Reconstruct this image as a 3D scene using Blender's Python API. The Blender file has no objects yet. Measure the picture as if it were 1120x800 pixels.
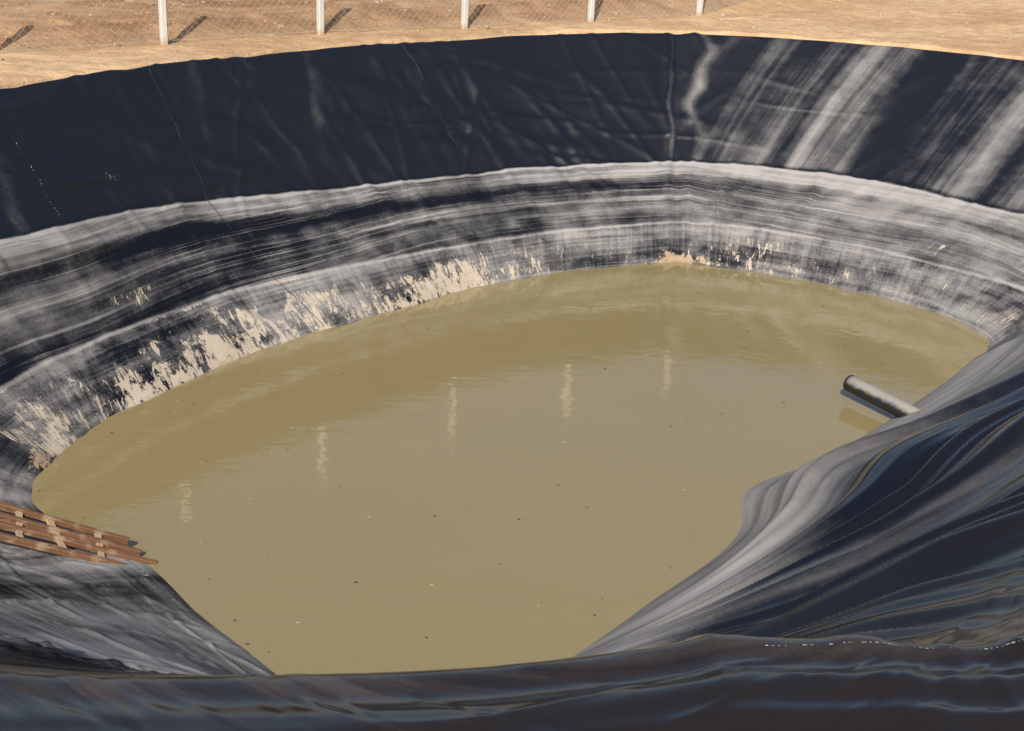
import bpy, bmesh, math, random
import numpy as np
from mathutils import Vector, Matrix
random.seed(4); rng=np.random.default_rng(7)
scene=bpy.context.scene
scene.view_settings.view_transform='Standard'; scene.view_settings.look='None'; scene.view_settings.exposure=0

# ------------------------------------------------------------------ noise
def perlin(x,y,seed=0,px=None):
    x=np.asarray(x,float); y=np.asarray(y,float); x,y=np.broadcast_arrays(x,y)
    xi=np.floor(x).astype(np.int64); yi=np.floor(y).astype(np.int64); xf=x-xi; yf=y-yi
    def g(ix,iy,dx,dy):
        if px: ix=ix%px
        h=(ix*374761393+iy*668265263+seed*144269504)&0x7fffffff
        h=((h^(h>>13))*1274126177)&0x7fffffff
        h=h^(h>>16); a=h/0x7fffffff*2*math.pi*7
        return np.cos(a)*dx+np.sin(a)*dy
    fu=xf**3*(xf*(xf*6-15)+10); fv=yf**3*(yf*(yf*6-15)+10)
    a=g(xi,yi,xf,yf); b=g(xi+1,yi,xf-1,yf); c=g(xi,yi+1,xf,yf-1); d=g(xi+1,yi+1,xf-1,yf-1)
    return 1.5*((a*(1-fu)+b*fu)*(1-fv)+(c*(1-fu)+d*fu)*fv)
def sst(a,b,x):
    t=np.clip((x-a)/(b-a),0,1); return t*t*(3-2*t)

# ------------------------------------------------------------------ pit outline, back-projected from image coordinates by a first camera, off-frame parts estimated (metres)
ST=[ # water xy, lower band xyz, upper band xyz, rim xy
((6.97,11.74),(7.7,11.5,-3.1),(8.8,11.0,-2.0),(10.6,10.6)),
((5.67,10.57),(6.3,10.0,-3.1),(7.2,9.1,-2.0),(8.4,8.0)),
((3.84,9.16),(4.4,8.6,-3.1),(5.2,7.6,-2.0),(6.3,6.4)),
((2.79,8.51),(3.3,8.0,-3.15),(4.1,7.0,-2.1),(5.3,5.5)),
((2.59,7.84),(2.95,7.35,-3.15),(3.7,6.3,-2.1),(4.7,4.9)),
((1.31,6.64),(1.75,6.1,-3.15),(2.6,5.1,-2.1),(3.6,3.9)),
((.59,6.02),(.9,5.5,-3.15),(1.5,4.4,-2.1),(2.4,2.85)),
((-.4,5.2),(-.3,4.75,-3.1),(.0,3.9,-2.0),(.95,2.76)),
((-1.4,5.2),(-1.45,4.75,-3.1),(-1.2,3.9,-2.0),(-.2,2.6)),
((-2.25,5.83),(-2.45,5.3,-3.15),(-2.4,4.3,-2.1),(-1.3,2.56)),
((-3.17,6.57),(-3.55,6.0,-3.2),(-3.6,4.7,-2.1),(-2.4,2.62)),
((-4.02,7.38),(-4.7,6.7,-3.35),(-5.0,5.3,-2.2),(-4.5,3.3)),
((-5.1,7.95),(-5.85,7.35,-3.38),(-6.7,6.3,-2.2),(-7.4,5.4)),
((-5.68,8.38),(-6.6,8.1,-3.38),(-7.8,7.6,-2.1),(-9.0,7.1)),
((-5.84,8.88),(-6.85,8.95,-3.2),(-8.2,9.2,-1.7),(-9.8,9.5)),
((-5.74,9.5),(-6.6,10.0,-3.05),(-7.6,10.55,-1.55),(-9.2,11.8)),
((-5.37,10.30),(-6.0,11.1,-3.03),(-6.55,11.8,-1.55),(-7.5,13.3)),
((-4.08,11.88),(-4.75,12.5,-3.03),(-5.5,13.05,-1.7),(-6.2,14.35)),
((-2.5,13.1),(-3.0,13.65,-3.03),(-3.67,14.35,-1.9),(-4.2,15.85)),
((-.97,14.18),(-1.35,14.5,-3.03),(-1.9,15.25,-2.0),(-2.3,16.85)),
((1.02,15.09),(.95,15.4,-3.03),(.7,16.25,-2.05),(.5,17.85)),
((3.12,15.56),(3.12,15.9,-3.03),(3.13,16.6,-2.05),(3.2,18.16)),
((4.4,15.1),(4.5,15.5,-3.03),(4.9,16.15,-2.05),(5.3,17.42)),
((5.57,14.5),(5.8,14.9,-3.03),(6.3,15.4,-2.05),(6.95,16.6)),
((6.88,13.6),(7.2,13.85,-3.03),(7.8,14.1,-2.05),(8.6,15.5)),
((7.56,12.45),(8.3,12.55,-3.05),(9.3,12.8,-2.05),(10.9,13.4)),
]
# outline reprojected by image coordinates to a longer lens, new pitch, roll and levels
TH=math.radians(21); PHI=math.radians(2.74); ZW=-3.0
def reproject(x,y,z):
    zn=float(np.interp(z,[-3.7,-3.03,-2.05,0.0],[-3.0,-2.51,-1.75,0.0]))
    dep=.8660254*y-.5*(z-3); xp=.97*x/dep/1.5; yp=.97*(.5*y+.8660254*(z-3))/dep/1.5
    x2=xp*math.cos(PHI)-yp*math.sin(PHI); y2=xp*math.sin(PHI)+yp*math.cos(PHI)
    t=(3-zn)/(math.sin(TH)-math.cos(TH)*y2)
    return (t*x2,t*(math.cos(TH)+math.sin(TH)*y2),zn)
K=len(ST)
C=np.zeros((K,4,3))
for i,(w,b2,b1,r) in enumerate(ST):
    C[i,0]=reproject(w[0],w[1],-3.7); C[i,1]=reproject(*b2); C[i,2]=reproject(*b1); C[i,3]=reproject(r[0],r[1],0.0)
mid=(C[:,0]+C[:,3]+C[:,2])/3
seg=np.linalg.norm(np.roll(mid,-1,0)-mid,axis=1)
seg=np.maximum(seg,.5)
T=np.concatenate([[0],np.cumsum(seg)]); P=T[-1]
M0=np.zeros_like(C)
for i in range(K):
    h0=seg[i-1]; h1=seg[i]
    d0=(C[i]-C[i-1])/h0; d1=(C[(i+1)%K]-C[i])/h1
    M0[i]=(d0*h1+d1*h0)/(h0+h1)
Min=M0.copy(); Mout=M0.copy()           # tangents arriving at / leaving each station
Min[21]=(C[21]-C[20])/seg[20]; Mout[21]=(C[22]-C[21])/seg[21]     # the far corner is a true corner
def contour(u):
    u=np.mod(u,P); i=np.clip(np.searchsorted(T,u,side='right')-1,0,K-1)
    h=seg[i]; t=((u-T[i])/h)
    j=(i+1)%K; t=t[:,None,None]; h=h[:,None,None]
    h00=2*t**3-3*t**2+1; h10=t**3-2*t**2+t; h01=-2*t**3+3*t**2; h11=t**3-t**2
    return h00*C[i]+h10*h*Mout[i]+h01*C[j]+h11*h*Min[j]
def station(u):
    u=np.mod(u,P); i=np.clip(np.searchsorted(T,u,side='right')-1,0,K-1)
    return 13+i+(u-T[i])/seg[i]
def u_of(st):
    k=st-13; i=int(math.floor(k))%K; return T[i]+(k-math.floor(k))*seg[i]
CAM=np.array([0,0,3.0])
us=[0.0]
while us[-1]<P:
    c=contour(np.array([us[-1]]))[0]
    d=min(np.linalg.norm(c[3]-CAM),np.linalg.norm(c[2]-CAM),np.linalg.norm(c[0]-CAM)+1)
    us.append(us[-1]+float(np.clip(.0024*d,.012,.040)))
us=np.array(us); us=us*(P/us[-1]); us=us[:-1]; NU=len(us)
cu=contour(us); stn=station(us)
CEN=np.array([.8,14.0])
rad=cu[:,3,:2]-CEN; rad/=np.linalg.norm(rad,axis=1)[:,None]
near=sst(16.2,18.2,stn)*(1-sst(24.5,26.5,stn))
ls=np.concatenate([np.linspace(-1,0,8)[:-1],np.linspace(0,1,44)[:-1],np.linspace(1,2,70)[:-1],np.linspace(2,3,94)[:-1],np.linspace(3,3.35,50)[:-1],np.linspace(3.35,4,20)])
NL=len(ls)
L=np.broadcast_to(ls[None,:],(NU,NL)); U=np.broadcast_to(us[:,None],(NU,NL)); S=np.broadcast_to(stn[:,None],(NU,NL))
inward=cu[:,0,:2]-cu[:,1,:2]; inward/=np.maximum(np.linalg.norm(inward,axis=1),.01)[:,None]
lev=np.zeros((NU,6,3))
lev[:,0,:2]=cu[:,0,:2]+inward*.9; lev[:,0,2]=ZW-.8
lev[:,1:5]=cu
apw=.55+1.9*near
lev[:,5,:2]=cu[:,3,:2]+rad*apw[:,None]; lev[:,5,2]=-.22*(1-near)-.02*near
k=np.clip(np.floor(ls).astype(int)+1,0,4); f=ls-(k-1)
pos=lev[:,k]*(1-f)[None,:,None]+lev[:,k+1]*f[None,:,None]
def smooth(A,n):
    for _ in range(n):
        B=A.copy(); B[:,1:-1]=(A[:,:-2]+2*A[:,1:-1]+A[:,2:])/4; A=B
    return A
pos=smooth(pos,16)
sl=np.concatenate([np.zeros((NU,1)),np.cumsum(np.linalg.norm(np.diff(pos,axis=1),axis=2),axis=1)],axis=1)
i0=int(np.argmin(abs(ls))); sl=sl-sl[:,i0:i0+1]
i3=int(np.argmin(abs(ls-3))); da=sl-sl[:,i3:i3+1]      # distance outward from the rim
def fb(fu,fv,oct=3,seed=0,uu=None,vv=None,gain=.5):
    uu=U if uu is None else uu; vv=sl if vv is None else vv
    o=0;a=1;tot=0
    for q in range(oct):
        px=max(1,round(P*fu*2**q)); fr=px/P
        o=o+a*perlin(uu*fr,vv*fv*2**q,seed+q*17,px); tot+=a; a*=gain
    return o/tot
isfar=sst(26.6,28,S)+0*L
nr=(1-sst(19.3,20.8,S))
nl=sst(20.4,21.4,S)*(1-sst(26.4,27.4,S))
ap=sst(2.8,3.05,L)
nearS=near[:,None]
fu_=np.clip(u_of(19.6)-U,-3,40); slp=np.maximum(sl,0)
ang=np.arctan2(slp+.15,fu_+.35); rr_=np.hypot(slp,fu_)
uc=u_of(34)
# displacement
h=.020*fb(.25,.25,2,3)
low=sst(.0,.8,L)
h=h*(.35+.65*low)
h=h+isfar*.060*fb(.9,.7,3,7)*(1-sst(.1,.9,L))
h=h+nl*.03*fb(.6,.4,2,8)*(1-sst(.3,1.2,L))
warp=fb(.18,.18,2,40)
rgs=lambda n,k=3.2: np.exp(-(n*k)**2)          # soft rounded fold
def crease(u0,s0,a_,ln,wd,am,full=False):
    lo=np.searchsorted(us,u0-ln-1); hi=np.searchsorted(us,u0+ln+1)
    if hi<=lo: return
    uu=U[lo:hi]-u0; ss=sl[lo:hi]-s0
    t=uu*math.cos(a_)+ss*math.sin(a_); n_=-uu*math.sin(a_)+ss*math.cos(a_)
    n_=n_+.04*ln*np.sin(t/ln*2.2+u0*3)
    w=wd*(.6+.8*np.abs(t)/ln)
    e=np.exp(-(n_/w)**2)*sst(1,.35,np.abs(t)/ln)
    if full: h[lo:hi]+=am*e
    else: h[lo:hi]+=am*e*sst(.0,.35,L[lo:hi])*(1-sst(3.0,3.3,L[lo:hi]))
ua,ub=u_of(27.4),u_of(38.6)
R_=random.Random(11)
for i in range(300):
    u0=R_.uniform(ua,ub); s0=R_.choice([R_.uniform(.4,1.8),R_.uniform(1.8,4.4),R_.uniform(1.8,4.4)])
    base_a=math.radians(R_.gauss(122,14) if u0<uc else R_.gauss(60,14))
    if R_.random()<.25: base_a=math.radians(R_.gauss(8 if u0>uc else -8,9))
    k_=1 if s0<1.8 else 1.8
    crease(u0,s0,base_a,R_.uniform(.7,2.8),R_.uniform(.04,.12),R_.choice([1,1,-.7])*R_.uniform(.004,.012)*k_)
for i in range(56):
    u0=R_.uniform(u_of(27.5),u_of(33.0)); crease(u0,R_.uniform(2.2,4.4),math.radians(R_.gauss(-14,12)),R_.uniform(.8,2.8),R_.uniform(.10,.24),R_.uniform(.014,.042))
for i in range(150):
    u0=R_.uniform(u_of(21.6),u_of(26.6)); crease(u0,R_.uniform(.1,4.6),math.radians(R_.gauss(35,24)),R_.uniform(.3,1.3),R_.uniform(.018,.06),R_.uniform(.006,.022))
# rucked plastic in the far corner
wv=.05*np.sin(sl*3.1)+.03*np.sin(sl*6.7+1)
cf_=sst(.9,1.6,L)*(1-sst(3.0,3.2,L))
h=h-.03*np.exp(-((U-uc)/.08)**2)*sst(0,.3,L)*(1-sst(3.0,3.2,L))+.030*np.exp(-((U-uc-.26-wv)/.06)**2)*cf_+.018*np.exp(-((U-uc+.16-.6*wv)/.05)**2)*cf_
foldn=rgs(perlin(rr_*.06+.15*warp,ang*4.0+.12*warp,61),2.8)
fold2=rgs(perlin(rr_*.08+.12*warp,ang*8.5+.13*warp,71),3.6)
fold3=rgs(perlin(rr_*.08,ang*17+.12*warp,77),4.4)
fold4=rgs(perlin(rr_*.11+5,ang*27+.15*warp,83),4.2)
rs=np.clip(rr_/4.5,0.04,1.0)
A=nr*sst(.5,1.9,L+.2*warp)*(1-.80*sst(2.45,3.05,L))*rs
h=h+A*(.27*foldn+.15*fold2+.062*fold3+.014*fold4-.14)
h=h+nr*(1-sst(1.0,2.0,L))*low*rs*(.06*foldn+.046*fold2+.018*fold3+.005*fold4)
# broad taut folds that run along the near lip
qa=da+.12*warp
lipw=nearS*sst(2.72,3.0,L)
h=h+lipw*(.075*rgs(fb(.05,1.25,1,91,vv=qa),2.4)+.030*rgs(fb(.10,3.0,1,95,vv=qa),3.2)+.007*fb(.5,.9,2,99)-.022)
for i in range(70):
    u0=R_.uniform(u_of(18.0),u_of(24.0)); s3=float(np.interp(u0,us,sl[:,i3]))
    crease(u0,s3+R_.uniform(-.1,.55),math.radians(R_.gauss(0,18)),R_.uniform(.15,1.0),R_.uniform(.012,.040),R_.choice([1,-.6])*R_.uniform(.002,.008),True)
mound=np.exp(-((U-u_of(34.1)+.40*fb(.9,.9,3,140))/.72)**2)*(1-sst(.05,.75,L+.5*fb(1.6,1.6,3,141)))*(L>-.9)
h=h+.06*mound*(.7+.6*fb(2,2,3,143))
du=np.roll(pos,-1,0)-np.roll(pos,1,0); dl=np.gradient(pos,axis=1)
nrm=np.cross(du,dl); nrm/=np.maximum(np.linalg.norm(nrm,axis=2),1e-6)[...,None]
if nrm[:,i0:,2].mean()<0: nrm=-nrm
for _ in range(10): nrm=(np.roll(nrm,1,0)+2*nrm+np.roll(nrm,-1,0))/4
pos=pos+nrm*h[...,None]
pos[...,2]+= (.05*fb(.12,.01,2,120,vv=sl*0))*sst(2,3,L)*(1-nearS)+.024*fb(.8,.01,2,121,vv=sl*0)*sst(2.7,3,L)*(1-nearS)

# masks
wob=.030*fb(.3,.3,2,210)+.016*fb(1.5,1.5,3,211)
Lw=L+wob
L2=np.clip(L-2,0,2)
band=.6*fb(.04,5.0,3,200,vv=Lw,gain=.7)+.4*fb(.12,2.0,2,204,vv=Lw)
leftw=sst(27,28,S)*(1-sst(30,32.5,S))
rightw=sst(33.0,34.5,S)
line=lambda c,w: np.exp(-((Lw-c)/w)**2)
brk=.30+1.1*np.clip(fb(.6,.4,3,215)+.3,0,1)
upm=sst(.98,1.04,Lw)*(1-sst(1.95,2.0,Lw))
lom=(L>0)*(1-sst(.98,1.04,Lw))
patch=fb(.35,.8,4,208,gain=.6)
dust=isfar*(upm*(.38+.13*rightw-.10*leftw*(1-sst(1.5,1.8,L))+.42*band+.38*patch+.12*sst(1.72,1.9,Lw)-.16*np.exp(-((Lw-1.66)/.06)**2)-.08*np.exp(-((Lw-1.09)/.05)**2))+lom*(.42+.08*rightw+.48*patch+.30*band))
dust=dust+isfar*brk*(.80*line(1.965,.018)+.26*line(1.86,.014)+.22*line(1.79,.015)+.60*line(1.0,.022)+.2*line(1.42,.014))
leanU=.95*L2*sst(33.6,34.4,S)
lean=U-leanU-.05*fb(.35,.5,2,231)
vs=fb(1.8,.05,2,220,uu=lean,vv=sl,gain=.6); vs2=fb(.7,.05,2,225,uu=lean,vv=sl)
upl=sst(1.97,2.03,Lw)*(1-sst(3.0,3.1,L))
Sl=S-.42*(L-2.0)
wide=.8*sst(33.9,34.5,Sl)*(1-sst(35.65,35.95,Sl))+.85*sst(36.05,36.45,Sl)
dust=dust+isfar*upl*(wide*(.36+.62*vs+.50*vs2+.06*(3-L))+.34*np.clip(1-abs(U-uc-.28-wv*1.5-.10*L2**1.5)/.16,0,1)*(.7+vs)+.22*np.clip(1-abs(U-uc+.10-wv*.6)/.07,0,1)+.45*np.clip(vs-.25,0,1)+.06+.22*np.clip(fb(.4,.4,4,236)-.05,0,1))
flow=fb(.05,1.0,2,240,vv=ang*7+.35*warp,gain=.6)+.32*fb(.05,1,3,244,vv=ang*22+.25*warp,gain=.6)
fm=sst(.95,1.9,L+.7*flow)
dnr=(.66+.42*flow)*(1-fm)+ (.03+.72*flow)*fm
dust=dust+nr*dnr*(1-isfar)
dust=dust+nl*(.54+.55*fb(1.1,.35,4,250,uu=U-.5*sl,gain=.6)+.4*fb(.3,.5,3,252))
dust=dust*(1-.95*nearS*sst(2.75,2.98,L))
scuff=sst(.0,.45,fb(.5,1.3,3,270,gain=.6))*(1-sst(18.6,19.6,S))
dust=dust+nearS*sst(2.75,2.98,L)*(.30+.62*fb(.05,1.5,2,260,vv=qa)+.22*fb(.25,1.6,4,262,gain=.6)-.10*(1-sst(18.3,20.0,S))+.35*scuff)
dust=np.clip(dust,0,1.2)
cl=sst(26.8,27.3,S)*(1-sst(31.5,33.4,S))
top_edge=.62+.38*sst(-.4,.5,fb(.5,.01,3,305,vv=0*sl))
cream=isfar*((.26*cl+.19)*(sst(.0,.06,L)*(1-sst(top_edge-.15,top_edge+.12,Lw)))+(.58*brk)*line(.975,.030)*(.5+.5*cl)+.24*leftw*line(1.25,.10)*brk)
cream=cream+isfar*.42*fb(.45,.9,3,300)*(L<1.3)*(L>0)
cream=cream+isfar*.10*cl*(L<.35)*(L>.02)
cream=cream+.34*mound+.30*np.exp(-((U-u_of(34.9))/1.2)**2)*(L<.8)*(L>0.05)*isfar
cream=cream+(1-isfar)*nl*(.12+.14*(L<.25))*(L<.7)
cream=np.clip(cream,0,1)
mud=np.clip(.72*mound*(L<.7)+.60*np.exp(-((U-u_of(27.3))/.6)**2)*(1-sst(.15,.5,L))+.50*np.exp(-((U-u_of(29.9))/.45)**2)*(1-sst(.05,.22,L)),0,1)
wet=1-sst(.02,.06,L)
hw=isfar*(upm*.45+lom*.35+upl*.04)+(1-isfar)*(.30+.05*nearS*ap+.35*nl)
vw=isfar*(.06*upm+.34*lom+.45*wide*upl)*(L>0)
lin=isfar*(.8*upm+.3*lom)*brk
gloss=(1-isfar)*(.30+.70*sst(.9,1.8,L))*(1-nl*(1-ap))-.55*nl*(1-ap)
sheen=isfar*upl
fz=isfar*(1-.5*upl-.3*upm)+(1-isfar)*(.28+.10*nearS*ap+.4*nl*(1-ap))
warm=nearS*sst(2.5,2.95,L)*(.75+.25*sst(18.0,20.2,S))+nr*(1-isfar)*.35*sst(1.6,2.5,L)*(1-nearS*sst(2.5,2.95,L))
for nm,arr in (('dust',dust),('cream',cream),('mud',mud),('h',h),('vw',vw)): 
    if np.isnan(arr).any(): print('NAN',nm)

# ------------------------------------------------------------------ node helpers
def mat(name):
    m=bpy.data.materials.new(name); m.use_nodes=True; nt=m.node_tree
    b=nt.nodes['Principled BSDF']; return m,nt,b
class NB:
    def __init__(s,nt): s.nt=nt
    def n(s,t,**kw):
        x=s.nt.nodes.new(t)
        for k_,v in kw.items(): setattr(x,k_,v)
        return x
    def l(s,a,b): s.nt.links.new(a,b)
    def setin(s,node,key,v):
        if isinstance(v,bpy.types.NodeSocket): s.l(v,node.inputs[key])
        else: node.inputs[key].default_value=v
    def math(s,op,a,b=0,c=None,clamp=False):
        x=s.n('ShaderNodeMath',operation=op,use_clamp=clamp); s.setin(x,0,a); s.setin(x,1,b)
        if c is not None: s.setin(x,2,c)
        return x.outputs[0]
    def attr(s,name): return s.n('ShaderNodeAttribute',attribute_name=name).outputs['Fac']
    def noise(s,co,scale=(1,1,1),sc=1,detail=4,rough=.55,dist=0):
        mp=s.n('ShaderNodeMapping'); mp.inputs['Scale'].default_value=scale; s.l(co,mp.inputs[0])
        x=s.n('ShaderNodeTexNoise'); s.l(mp.outputs[0],x.inputs['Vector'])
        x.inputs['Scale'].default_value=sc; x.inputs['Detail'].default_value=detail; x.inputs['Roughness'].default_value=rough; x.inputs['Distortion'].default_value=dist
        return x.outputs['Fac']
    def cen(s,f,k): return s.math('MULTIPLY',s.math('SUBTRACT',f,.5),k)
    def mix(s,f,a,b,bt='MIX'):
        x=s.n('ShaderNodeMix',data_type='RGBA',blend_type=bt)
        s.setin(x,0,f)
        for key,v in ((6,a),(7,b)):
            if isinstance(v,tuple): x.inputs[key].default_value=(*v,1)
            else: s.l(v,x.inputs[key])
        return x.outputs[2]
    def ramp(s,f,lo,hi):
        x=s.n('ShaderNodeMapRange',interpolation_type='SMOOTHSTEP'); s.setin(x,0,f); x.inputs[1].default_value=lo; x.inputs[2].default_value=hi
        return x.outputs[0]
    def bump(s,h,strength,dist,normal=None):
        x=s.n('ShaderNodeBump'); s.l(h,x.inputs['Height']); x.inputs['Distance'].default_value=dist
        s.setin(x,'Strength',strength)
        if normal is not None: s.l(normal,x.inputs['Normal'])
        return x.outputs[0]

m_liner,nt,b=mat('liner_plastic'); N=NB(nt)
uv=N.n('ShaderNodeUVMap',uv_map='UVMap').outputs[0]; uvf=N.n('ShaderNodeUVMap',uv_map='FlowMap').outputs[0]
obj_co=N.n('ShaderNodeTexCoord').outputs['Object']
H=N.noise(uvf,(.28,9,1),1,4,.65,.6); V=N.noise(uvf,(13,.28,1),1,4,.6,.35); G=N.noise(obj_co,(1,1,1),2.5,5,.6); F=N.noise(obj_co,(1,1,1),34,3,.7)
V2=N.noise(uv,(9,2.4,1),1,5,.74,1.4)
H2=N.noise(uvf,(.16,28,1),1,2,.5,.4)
fzz=N.attr('fz')
x=N.math('ADD',N.attr('dust'),N.math('MULTIPLY',N.cen(H,1.2),N.attr('hw')))
x=N.math('ADD',x,N.math('MULTIPLY',N.cen(V,1.2),N.attr('vw')))
x=N.math('ADD',x,N.math('MULTIPLY',N.math('MULTIPLY',N.ramp(H2,.57,.63),.38),N.attr('lin')))
x=N.math('ADD',x,N.math('MULTIPLY',N.math('ADD',N.cen(G,.75),N.cen(F,.42)),fzz))
df=N.ramp(x,.14,.94)
y=N.math('ADD',N.attr('cream'),N.cen(V2,1.8))
y=N.math('ADD',y,N.cen(G,1.1))
y=N.math('ADD',y,N.cen(F,.35))
cf=N.ramp(y,.48,.58)
wr=N.attr('warm')
dcol=N.mix(wr,(.315,.300,.29),(.125,.098,.077))
blk=N.mix(wr,(.005,.006,.010),(.016,.012,.010))
base=N.mix(df,blk,dcol)
base=N.mix(N.math('MULTIPLY',cf,.82),base,(.51,.425,.325))
mudc=N.mix(G,(.22,.145,.08),(.46,.35,.24))
mf=N.ramp(N.math('ADD',N.attr('mud'),N.math('ADD',N.cen(G,1.5),N.cen(F,.8))),.40,.54)
base=N.mix(mf,base,mudc)
base=N.mix(N.math('MULTIPLY',N.attr('wet'),.8),base,(.02,.02,.02))
N.l(base,b.inputs['Base Color'])
al=N.math('MAXIMUM',df,N.math('MAXIMUM',cf,mf))
gl=N.attr('gloss')
r0=N.math('SUBTRACT',.42,N.math('MULTIPLY',gl,.28))
rr=N.math('ADD',r0,N.math('MULTIPLY',N.math('MULTIPLY',N.ramp(al,0,.7),.38),N.math('SUBTRACT',1.0,N.math('MULTIPLY',wr,.78))))
N.l(rr,b.inputs['Roughness']); N.l(N.math('ADD',N.math('ADD',.24,N.math('MULTIPLY',gl,.36)),N.math('MULTIPLY',N.attr('sheen'),.36)),b.inputs['Specular IOR Level'])
bw=N.noise(uvf,(.7,2.2,1),1,2,.5,.3)
nb=N.bump(bw,.22,.06); nb=N.bump(F,N.math('MULTIPLY',fzz,.10),.008,nb); nb=N.bump(cf,.4,.006,nb)
N.l(nb,b.inputs['Normal'])

def link(o): bpy.context.collection.objects.link(o); return o
def grid_mesh(name,Pp,closed,attrs=None,uvs=None):
    nu,nl=Pp.shape[:2]
    me=bpy.data.meshes.new(name)
    iu=np.arange(nu if closed else nu-1); il=np.arange(nl-1)
    a,bb=np.meshgrid(iu,il,indexing='ij'); a2=(a+1)%nu
    quads=np.stack([a*nl+bb,a2*nl+bb,a2*nl+bb+1,a*nl+bb+1],-1).reshape(-1,4)
    me.vertices.add(nu*nl); me.vertices.foreach_set('co',Pp.reshape(-1).astype(np.float32))
    nq=len(quads); me.loops.add(nq*4); me.loops.foreach_set('vertex_index',quads.reshape(-1).astype(np.int32))
    me.polygons.add(nq); me.polygons.foreach_set('loop_start',(np.arange(nq)*4).astype(np.int32))
    me.update(calc_edges=True)
    me.polygons.foreach_set('use_smooth',np.ones(nq,bool))
    for k_,v in (attrs or {}).items():
        at=me.attributes.new(k_,'FLOAT','POINT'); at.data.foreach_set('value',np.ascontiguousarray(np.broadcast_to(v,(nu,nl))).reshape(-1).astype(np.float32))
    for nm,(ua_,va_) in (uvs or {}).items():
        ul=me.uv_layers.new(name=nm); uu=ua_.reshape(-1)[quads]; vv=va_.reshape(-1)[quads]
        if closed:
            wrap=(a==nu-1).reshape(-1); uu=uu.copy(); uu[wrap,1]+=P; uu[wrap,2]+=P
        ul.data.foreach_set('uv',np.stack([uu,vv],-1).reshape(-1).astype(np.float32))
    me.validate(); me.update()
    return me
def orient_up(me):
    me.update(); z=sum(p.normal.z*p.area for p in me.polygons)
    if z<0: me.flip_normals()
Uc=np.ascontiguousarray(U)
wn=nr*(1-isfar)*(1-sst(2.7,3.0,L)); flowv=sl*(1-wn)+ang*3.2*wn
me=grid_mesh('pond_liner',pos,True,{'dust':dust,'cream':cream,'mud':mud,'wet':wet,'hw':hw,'vw':vw,'gloss':gloss,'warm':warm,'lin':lin,'fz':fz,'sheen':sheen},{'UVMap':(Uc,sl),'FlowMap':(Uc-leanU,flowv)})
orient_up(me); me.materials.append(m_liner)
liner=link(bpy.data.objects.new('pond_liner',me))
liner['label']='black plastic pond liner, dusty and wrinkled, covering the pit slopes'; liner['category']='pond liner'

def surf(u,l,off=0.0):
    u=u%P; i=int(np.searchsorted(us,u))-1; i=max(0,i); j=(i+1)%NU
    tu=(u-us[i])/((us[j]-us[i]) if j else (P-us[i])); jl=int(np.clip(np.searchsorted(ls,l)-1,0,NL-2)); tl=(l-ls[jl])/(ls[jl+1]-ls[jl])
    p=(pos[i,jl]*(1-tu)+pos[j,jl]*tu)*(1-tl)+(pos[i,jl+1]*(1-tu)+pos[j,jl+1]*tu)*tl
    a=pos[j,jl]-pos[i,jl]; c_=pos[i,jl+1]-pos[i,jl]; n_=np.cross(a,c_); n_/=max(np.linalg.norm(n_),1e-9)
    if n_[2]<0: n_=-n_
    return p+n_*off
m_seam,nt,b=mat('seam_plastic'); N=NB(nt)
co=N.n('ShaderNodeTexCoord').outputs['Object']; g=N.noise(co,(1,1,1),3,5,.7)
N.l(N.mix(N.ramp(g,.35,.75),(.010,.011,.016),(.05,.05,.055)),b.inputs['Base Color']); b.inputs['Roughness'].default_value=.6; b.inputs['Specular IOR Level'].default_value=.2
def seam(st0,l0,st1,l1,w=.012,n=260):
    rows=[]
    ua,ub=u_of(st0),u_of(st1)
    if ub<ua-P/2: ub+=P
    for t in np.linspace(0,1,n):
        u=ua+(ub-ua)*t; l=l0+(l1-l0)*t
        rows.append([surf(u-w/2,l,.001),surf(u-w/2+.004,l,.003),surf(u+w/2-.004,l,.003),surf(u+w/2,l,.001)])
    me=grid_mesh('weld_seam',np.array(rows),False); orient_up(me); me.materials.append(m_seam)
    o=link(bpy.data.objects.new('weld_seam',me)); o.parent=liner
for a in [(30.2,3,30.7,.1),(32.1,3,33.1,.1)]:
    seam(*a)
m_ink,nt,b=mat('white_ink'); N=NB(nt)
co=N.n('ShaderNodeTexCoord').outputs['Object']; g=N.noise(co,(1,1,1),25,3,.6)
N.l(N.mix(N.ramp(g,.35,.65),(.05,.05,.05),(.40,.40,.40)),b.inputs['Base Color'])
def dashes(st0,l0,st1,l1,n,dash,w,along):
    bm=bmesh.new(); ua,ub=u_of(st0),u_of(st1)
    for t in np.linspace(0,1,n):
        if random.random()<.35: continue
        u=ua+(ub-ua)*t; l=l0+(l1-l0)*t; dd=dash*random.uniform(.3,1.3)
        if along=='u': pts=[(u-dd,l-w),(u+dd,l-w),(u+dd,l+w),(u-dd,l+w)]
        else: pts=[(u-w,l-dd),(u+w,l-dd),(u+w,l+dd),(u-w,l+dd)]
        bm.faces.new([bm.verts.new(surf(x_,y_,.004)) for x_,y_ in pts])
    me=bpy.data.meshes.new('printed_marking'); bm.to_mesh(me); bm.free(); orient_up(me); me.materials.append(m_ink)
    o=link(bpy.data.objects.new('printed_marking',me)); o.parent=liner
dashes(28.95,2.7,29.1,2.05,26,.005,.004,'l')
dashes(18.3,3.02,19.9,3.03,90,.007,.0010,'u')

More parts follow.
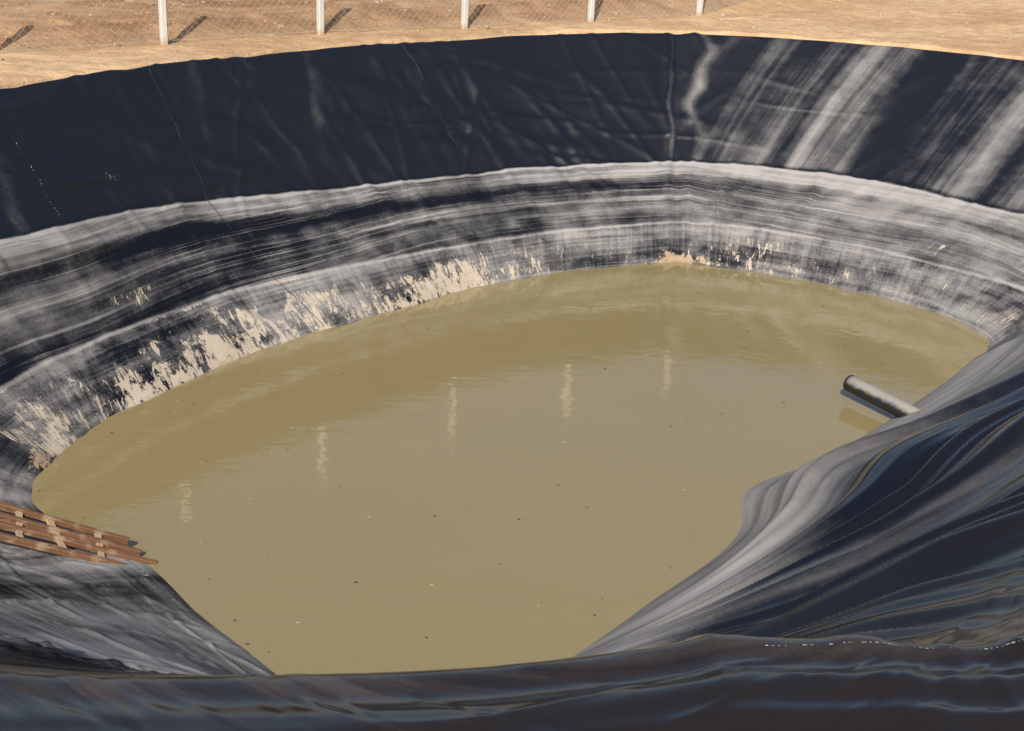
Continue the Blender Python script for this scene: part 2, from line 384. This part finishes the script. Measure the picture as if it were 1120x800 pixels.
# ------------------------------------------------------------------ water
m_water,nt,b=mat('muddy_water'); N=NB(nt)
co=N.n('ShaderNodeTexCoord').outputs['Object']
g=N.noise(co,(1,1,1),.22,4,.55,.5); g2=N.noise(co,(1,1,1),2.2,3,.5)
c1=N.mix(g,(.228,.177,.076),(.292,.230,.104)); c1=N.mix(N.math('MULTIPLY',g2,.25),c1,(.285,.233,.12))
N.l(c1,b.inputs['Base Color']); b.inputs['Roughness'].default_value=.015; b.inputs['IOR'].default_value=1.78
r1=N.noise(co,(1,1.6,1),2.2,3,.5,.4); r2=N.noise(co,(1,1.5,1),12,2,.5)
nb=N.bump(r1,.08,.05); nb=N.bump(r2,.07,.012,nb); N.l(nb,b.inputs['Normal'])
wc=cu[::6,0,:2]; wo=wc-inward[::6]*.28
WC=np.array([0.8,14.0])
rows=[]
for t in np.linspace(0.02,1,24):
    rows.append(np.concatenate([WC+(wo-WC)*t,np.full((len(wo),1),ZW)],1))
me=grid_mesh('water',np.stack(rows,1),True)
bm=bmesh.new(); bm.from_mesh(me); bmesh.ops.holes_fill(bm,edges=[e for e in bm.edges if e.is_boundary and (e.verts[0].co.xy-Vector(WC)).length<1.0]); bm.to_mesh(me); bm.free()
orient_up(me); me.materials.append(m_water)
water=link(bpy.data.objects.new('water',me)); water['kind']='structure'
m_deb,nt,b=mat('floating_debris'); N=NB(nt)
co=N.n('ShaderNodeTexCoord').outputs['Object']; g=N.noise(co,(1,1,1),2,2,.5)
N.l(N.mix(N.ramp(g,.45,.6),(.09,.06,.03),(.45,.40,.28)),b.inputs['Base Color'])
bm=bmesh.new()
def inside(x,y,poly):
    c=False; n=len(poly); j=n-1
    for i in range(n):
        xi,yi=poly[i]; xj,yj=poly[j]
        if (yi>y)!=(yj>y) and x<(xj-xi)*(y-yi)/(yj-yi)+xi: c=not c
        j=i
    return c
cnt=0
while cnt<150:
    x_,y_=random.uniform(-6,7.5),random.uniform(8,20.5)
    if not inside(x_,y_,wc): continue
    cnt+=1; s=random.uniform(.006,.015); a0=random.uniform(0,6.3)
    bm.faces.new([bm.verts.new((x_+s*random.uniform(.6,1.2)*math.cos(a0+t)*1.5,y_+s*math.sin(a0+t),ZW+.004)) for t in (0,1.1,2.2,3.4,4.6)])
me=bpy.data.meshes.new('floating_debris'); bm.to_mesh(me); bm.free(); orient_up(me); me.materials.append(m_deb)
o=link(bpy.data.objects.new('floating_debris',me)); o['kind']='stuff'; o['label']='tiny leaf flecks floating on the muddy water'; o['category']='debris'

# ------------------------------------------------------------------ ground
F0=np.array([-5.17,19.8]); FD=np.array([.78,.625]); FN=np.array([-.625,.78])
def gz(x,y):
    d=(x-F0[0])*FN[0]+(y-F0[1])*FN[1]
    r=np.hypot(x-CEN[0],y-CEN[1])
    return .03+.03*perlin(x*.5,y*.5,400)+.030*perlin(x*1.7,y*1.7,401)+.022*perlin(x*4,y*4,402)+.24*sst(.0,1.2,d)*(y>12)*(1-sst(3.5,8,x))+ .02*np.clip(r-15,0,60)*(y>0)
gi=np.arange(0,NU,3); ug=us[gi]
gr=cu[gi,3,:2]; rd=rad[gi]
off0=.13+.05*fb(.5,.01,3,410,uu=ug,vv=0*ug)+.02*fb(3,.01,2,411,uu=ug,vv=0*ug)
off0=off0*(1-near[gi])+1.9*near[gi]
offs=np.concatenate([[-.02,0,.03],np.arange(.08,9,.11),np.geomspace(9.3,400,26)])
gp=np.zeros((len(gi),len(offs),3))
for j,o_ in enumerate(offs):
    xy=gr+rd*(off0+o_)[:,None]; gp[:,j,:2]=xy; gp[:,j,2]=gz(xy[:,0],xy[:,1])
rimz=(.05*fb(.12,.01,2,120,uu=ug,vv=0*ug)+.024*fb(.8,.01,2,121,uu=ug,vv=0*ug))*(1-near[gi])
for j,(o_,dz) in enumerate(zip(offs[:3],(-.22,-.035,-.008))): gp[:,j,2]+=dz
fall=np.exp(-np.maximum(offs,0)/1.0)
gp[:,:,2]+=rimz[:,None]*fall[None,:]
me=grid_mesh('ground',gp,True); orient_up(me)
m_g,nt,b=mat('dirt'); N=NB(nt)
co=N.n('ShaderNodeTexCoord').outputs['Object']
a=N.noise(co,(1,1,1),.35,5,.6,.4); c_=N.noise(co,(1,1,1),3,6,.65); e=N.noise(co,(1,1,1),18,5,.75); tr=N.noise(co,(1,1,1),1.1,5,.65,.4)
sep=N.n('ShaderNodeSeparateXYZ'); N.l(co,sep.inputs[0])
dd=N.math('ADD',N.math('MULTIPLY',N.math('ADD',sep.outputs[0],5.17),-.625),N.math('MULTIPLY',N.math('SUBTRACT',sep.outputs[1],19.8),.78))
red=N.math('MULTIPLY',N.ramp(N.math('ADD',dd,N.cen(a,1.6)),-.3,.7),N.ramp(N.math('ADD',sep.outputs[0],N.cen(a,6)),6.0,0.0))
tan_=N.mix(N.ramp(a,.3,.7),(.48,.31,.17),(.68,.475,.285)); rdc=N.mix(N.ramp(tr,.3,.7),(.25,.125,.055),(.54,.335,.185))
col=N.mix(red,tan_,rdc)
col=N.mix(N.math('MULTIPLY',N.ramp(c_,.38,.68),.40),col,(.32,.185,.095))
col=N.mix(N.math('MULTIPLY',N.ramp(e,.5,.75),.32),col,(.74,.57,.38))
col=N.mix(N.math('MULTIPLY',N.ramp(e,.42,.3),.55),col,(.22,.135,.075))
N.l(col,b.inputs['Base Color']); b.inputs['Roughness'].default_value=.95; b.inputs['Specular IOR Level'].default_value=.1
nb=N.bump(c_,.9,.09); nb=N.bump(e,.7,.03,nb); N.l(nb,b.inputs['Normal'])
me.materials.append(m_g); ground=link(bpy.data.objects.new('ground',me)); ground['kind']='structure'
bm=bmesh.new()
for _ in range(2600):
    x_=random.uniform(-12,14); y_=random.uniform(15,31)
    if inside(x_,y_,cu[::12,3,:2]*1.0+rad[::12]*.3): continue
    s=random.uniform(.010,.028)*(2.2 if random.random()<.08 else 1)
    mtx=Matrix.Translation((x_,y_,float(gz(np.array(x_),np.array(y_)))+s*.2))@Matrix.Rotation(random.random()*6,4,'Z')@Matrix.Diagonal((s*1.3,s,s*.7,1))
    vs_=bmesh.ops.create_icosphere(bm,subdivisions=1,radius=1,matrix=mtx)['verts']
    for v in vs_: v.co+=Vector((random.uniform(-.25,.25),random.uniform(-.25,.25),random.uniform(-.2,.2)))*s
me=bpy.data.meshes.new('gravel'); bm.to_mesh(me); bm.free()
m_st,nt,b=mat('stone'); N=NB(nt); co=N.n('ShaderNodeTexCoord').outputs['Object']
N.l(N.mix(N.noise(co,(1,1,1),4,3,.6),(.26,.17,.11),(.50,.40,.30)),b.inputs['Base Color']); b.inputs['Roughness'].default_value=.9
me.materials.append(m_st); o=link(bpy.data.objects.new('gravel',me)); o['kind']='stuff'; o['label']='small stones and clods scattered over dry dirt'; o['category']='gravel'

# ------------------------------------------------------------------ fence
posts=[(-7.2,18.0),(-5.17,19.8),(-3.2,21.57),(-1.06,23.3),(1.1,24.9),(3.2,26.5),(5.6,30.2)]
fence=link(bpy.data.objects.new('chain_link_fence',None)); fence.location=(posts[1][0],posts[1][1],float(gz(np.array(posts[1][0]),np.array(posts[1][1]))))
fence['label']='chain-link fence on white concrete posts along the dirt bank'; fence['category']='fence'
m_con,nt,b=mat('painted_concrete'); N=NB(nt); co=N.n('ShaderNodeTexCoord').outputs['Object']
g=N.noise(co,(1,1,.3),9,3,.6); sp=N.n('ShaderNodeSeparateXYZ'); N.l(co,sp.inputs[0])
cc=N.mix(N.ramp(g,.45,.8),(.55,.54,.515),(.44,.42,.38)); cc=N.mix(N.ramp(sp.outputs[2],.12,.0),cc,(.45,.34,.23))
N.l(cc,b.inputs['Base Color']); b.inputs['Roughness'].default_value=.85
PH=1.45
bm=bmesh.new()
def ring(z,s,c): 
    h_=s/2; return [bm.verts.new((x_,y_,z)) for x_,y_ in [(h_-c,-h_),(h_,-h_+c),(h_,h_-c),(h_-c,h_),(-h_+c,h_),(-h_,h_-c),(-h_,-h_+c),(-h_+c,-h_)]]
rs_=[ring(z,s,c) for z,s,c in [(-.3,.092,.01),(0,.092,.01),(.6,.091,.01),(PH-.03,.090,.01),(PH,.072,.01)]]
for r0_,r1_ in zip(rs_,rs_[1:]):
    for i in range(8): bm.faces.new([r0_[i],r0_[(i+1)%8],r1_[(i+1)%8],r1_[i]])
bm.faces.new(rs_[-1]); bm.faces.new(rs_[0][::-1])
pm=bpy.data.meshes.new('post'); bm.to_mesh(pm); bm.free(); pm.materials.append(m_con)
m_wire,nt,b=mat('galvanised_wire'); N=NB(nt); co=N.n('ShaderNodeTexCoord').outputs['Object']
N.l(N.mix(N.noise(co,(1,1,1),3,3,.6),(.32,.29,.25),(.58,.54,.48)),b.inputs['Base Color']); b.inputs['Roughness'].default_value=.5; b.inputs['Metallic'].default_value=.2
def pgz(x,y): return float(gz(np.array(x),np.array(y)))
def tube(bm,a,b_,r,n=3):
    a=Vector(a); b_=Vector(b_); d_=(b_-a).normalized(); s=d_.orthogonal().normalized(); t=d_.cross(s)
    A=[];B=[]
    for i in range(n):
        o_=(s*math.cos(2*math.pi*i/n)+t*math.sin(2*math.pi*i/n))*r; A.append(bm.verts.new(a+o_)); B.append(bm.verts.new(b_+o_))
    for i in range(n): bm.faces.new([A[i],A[(i+1)%n],B[(i+1)%n],B[i]])
for i,(x_,y_) in enumerate(posts):
    o=link(bpy.data.objects.new('post',pm)); z_=pgz(x_,y_)
    o.parent=fence; o.location=Vector((x_,y_,z_))-fence.location
    o.rotation_euler=(random.uniform(-.012,.012),random.uniform(-.012,.012),math.atan2(FD[1],FD[0])+random.uniform(-.05,.05))
for (ax,ay),(bx,by) in zip(posts,posts[1:]):
    A0=Vector((ax,ay,pgz(ax,ay))); B0=Vector((bx,by,pgz(bx,by))); dv=(B0-A0); Ln=dv.xy.length; H_=1.25
    nrm_=Vector((-dv.y,dv.x,0)).normalized()*.057
    bm=bmesh.new(); sp_=.13
    def pt(s,z):
        sag=.01*math.sin(s*5.1+z*3)
        return A0+dv*(s/Ln)+Vector((0,0,.04+z))+nrm_*(1+sag*8)-fence.location
    for sgn in (1,-1):
        s0=-H_
        while s0<Ln:
            za=max(0,-s0); zb=min(H_,Ln-s0)
            if zb>za:
                fa=lambda z: (s0+z) if sgn==1 else Ln-(s0+z)
                m_=(za+zb)/2
                tube(bm,pt(fa(za),za),pt(fa(m_),m_),.0034); tube(bm,pt(fa(m_),m_),pt(fa(zb),zb),.0034)
            s0+=sp_
    for z in (0.0,.62,H_): tube(bm,pt(0,z),pt(Ln,z),.004,4)
    me=bpy.data.meshes.new('wire_mesh'); bm.to_mesh(me); bm.free(); me.materials.append(m_wire)
    o=link(bpy.data.objects.new('wire_mesh',me)); o.parent=fence

# ------------------------------------------------------------------ pipe
m_pipe,nt,b=mat('pipe_plastic'); N=NB(nt); co=N.n('ShaderNodeTexCoord').outputs['Object']; geo=N.n('ShaderNodeNewGeometry'); sn=N.n('ShaderNodeSeparateXYZ'); N.l(geo.outputs['Normal'],sn.inputs[0])
g=N.noise(co,(1,1,1),7,5,.7); sp=N.n('ShaderNodeSeparateXYZ'); N.l(co,sp.inputs[0])
f_=N.math('MULTIPLY',N.ramp(N.math('ADD',sn.outputs[2],N.cen(g,1.0)),.15,.8),N.ramp(sp.outputs[0],.01,.07))  # dust on the upward side, its colour paled to paint in a sunlit top
N.l(N.mix(f_,(.018,.018,.02),(.29,.27,.24)),b.inputs['Base Color']); b.inputs['Roughness'].default_value=.5; b.inputs['Specular IOR Level'].default_value=.35
def lathe(prof,n=40,name='pipe'):
    bm=bmesh.new(); R=[]
    for x_,r in prof: R.append([bm.verts.new((x_,r*math.cos(2*math.pi*i/n),r*math.sin(2*math.pi*i/n))) for i in range(n)])
    for r0,r1 in zip(R,R[1:]):
        for i in range(n): bm.faces.new([r0[i],r0[(i+1)%n],r1[(i+1)%n],r1[i]])
    bmesh.ops.recalc_face_normals(bm,faces=bm.faces)
    me=bpy.data.meshes.new(name); bm.to_mesh(me); bm.free()
    for p in me.polygons: p.use_smooth=True
    return me
ro=.097; PL=1.4
me=lathe([(PL,ro-.012),(.0,ro-.012),(0,ro-.007),(0,ro),(.004,ro+.003),(.3,ro),(.7,ro),(PL-.01,ro),(PL,ro-.006),(PL,ro-.012)])
me.materials.append(m_pipe)
pipe=link(bpy.data.objects.new('inlet_pipe',me)); tip=Vector((3.97,15.05,-2.79)); end=Vector((4.42,14.36,-2.82))
pipe.location=tip; pipe.rotation_euler=(end-tip).to_track_quat('X','Z').to_euler()
pipe['label']='dark plastic pipe jutting from the liner over the water'; pipe['category']='pipe'

# ------------------------------------------------------------------ wooden ladder
def wood(name,lo,hi,pale):
    m,nt,b=mat(name); N=NB(nt); oc=N.n('ShaderNodeTexCoord').outputs['Object']
    g=N.noise(oc,(2,30,30),1,5,.65,.3); g2=N.noise(oc,(1,1,1),5,3,.6)
    cc=N.mix(g,lo,hi); cc=N.mix(N.math('MULTIPLY',N.ramp(g2,.50,.70),pale),cc,(.50,.39,.26))
    N.l(cc,b.inputs['Base Color']); b.inputs['Roughness'].default_value=.6; N.l(N.bump(g,.5,.006),b.inputs['Normal']); return m
m_w=wood('wet_wood',(.060,.028,.015),(.26,.125,.057),.5); m_w2=wood('dry_wood',(.24,.14,.08),(.50,.37,.24),.5)
def plank(a,b_,w,t,up,parent,name,m):
    a=Vector(a); b_=Vector(b_); X=(b_-a); Lx=X.length; X.normalize(); Zv=(Vector(up)-X*Vector(up).dot(X)).normalized(); Y=Zv.cross(X)
    bm=bmesh.new(); bmesh.ops.create_cube(bm,size=1,matrix=Matrix.Diagonal((Lx,w,t,1)))
    bmesh.ops.subdivide_edges(bm,edges=[e for e in bm.edges if abs(e.verts[0].co.x-e.verts[1].co.x)>Lx*.5],cuts=8)
    for v in bm.verts: v.co.y+=random.uniform(-1,1)*w*.10; v.co.z+=random.uniform(-1,1)*t*.10
    bmesh.ops.bevel(bm,geom=[e for e in bm.edges],offset=min(w,t)*.08,segments=1,affect='EDGES')
    me=bpy.data.meshes.new(name); bm.to_mesh(me); bm.free(); me.materials.append(m)
    o=link(bpy.data.objects.new(name,me)); o.parent=parent
    mw=Matrix((X,Y,Zv)).transposed().to_4x4(); mw.translation=(a+b_)/2-parent.location
    o.matrix_local=mw
    return o
lad=link(bpy.data.objects.new('wooden_ladder',None)); lad.location=(-3.1,10.5,-2.98)
lad['label']='weathered reddish wooden ladder lying half in the muddy water'; lad['category']='ladder'
t0=Vector((-3.06,10.30,-3.01)); dL=Vector((-1.17,-.17,.385)).normalized(); lat=Vector((.0,.30,.03)); upv=dL.cross(lat).normalized()
if upv.z<0: upv=-upv
# rails draw together towards the wet end
rl=[(0.0,.06,2.6,-.10),(.45,-.06,2.65,.05),(.80,.10,2.5,.10),(1.2,.24,2.4,.26)]
for k_,(of,st_,ln,sk) in enumerate(rl):
    a=t0+lat*of+dL*st_; plank(a,a+dL*ln+lat*sk,.044,.058,upv,lad,'rail',m_w)
for s,sk in ((.36,.16),(.68,.26),(1.06,.14),(1.42,.24),(1.85,.16)):
    a=t0+dL*s-lat*.02-upv*.006; plank(a,a+lat*(1.24+.08*s)+dL*sk,.055,.024,upv,lad,'rung',m_w2)

# ------------------------------------------------------------------ light, sky, camera
el=math.radians(38.5)
sd=Vector((-.17*math.cos(el),-.985*math.cos(el),math.sin(el)))
sun=bpy.data.lights.new('sun','SUN'); sun.energy=5.0; sun.angle=math.radians(.5); sun.color=(1,.95,.87)
so=link(bpy.data.objects.new('sun',sun)); so.rotation_euler=sd.to_track_quat('Z','Y').to_euler()
w=bpy.data.worlds.new('World'); scene.world=w; w.use_nodes=True; nt=w.node_tree
sky=nt.nodes.new('ShaderNodeTexSky'); sky.sky_type='NISHITA'; sky.sun_disc=False; sky.sun_elevation=el; sky.sun_rotation=math.radians(189.8); sky.air_density=1.0; sky.dust_density=3.0
bg=nt.nodes['Background']; nt.links.new(sky.outputs[0],bg.inputs[0]); bg.inputs[1].default_value=.11
cam=bpy.data.cameras.new('camera'); cam.sensor_width=36; cam.lens=48.21; cam.clip_end=2000; cam.clip_start=.05
co_=link(bpy.data.objects.new('camera',cam)); co_.location=(0,0,3)
co_.rotation_euler=(Matrix.Rotation(math.pi/2-TH,3,'X')@Matrix.Rotation(PHI,3,'Z')).to_euler()
scene.camera=co_
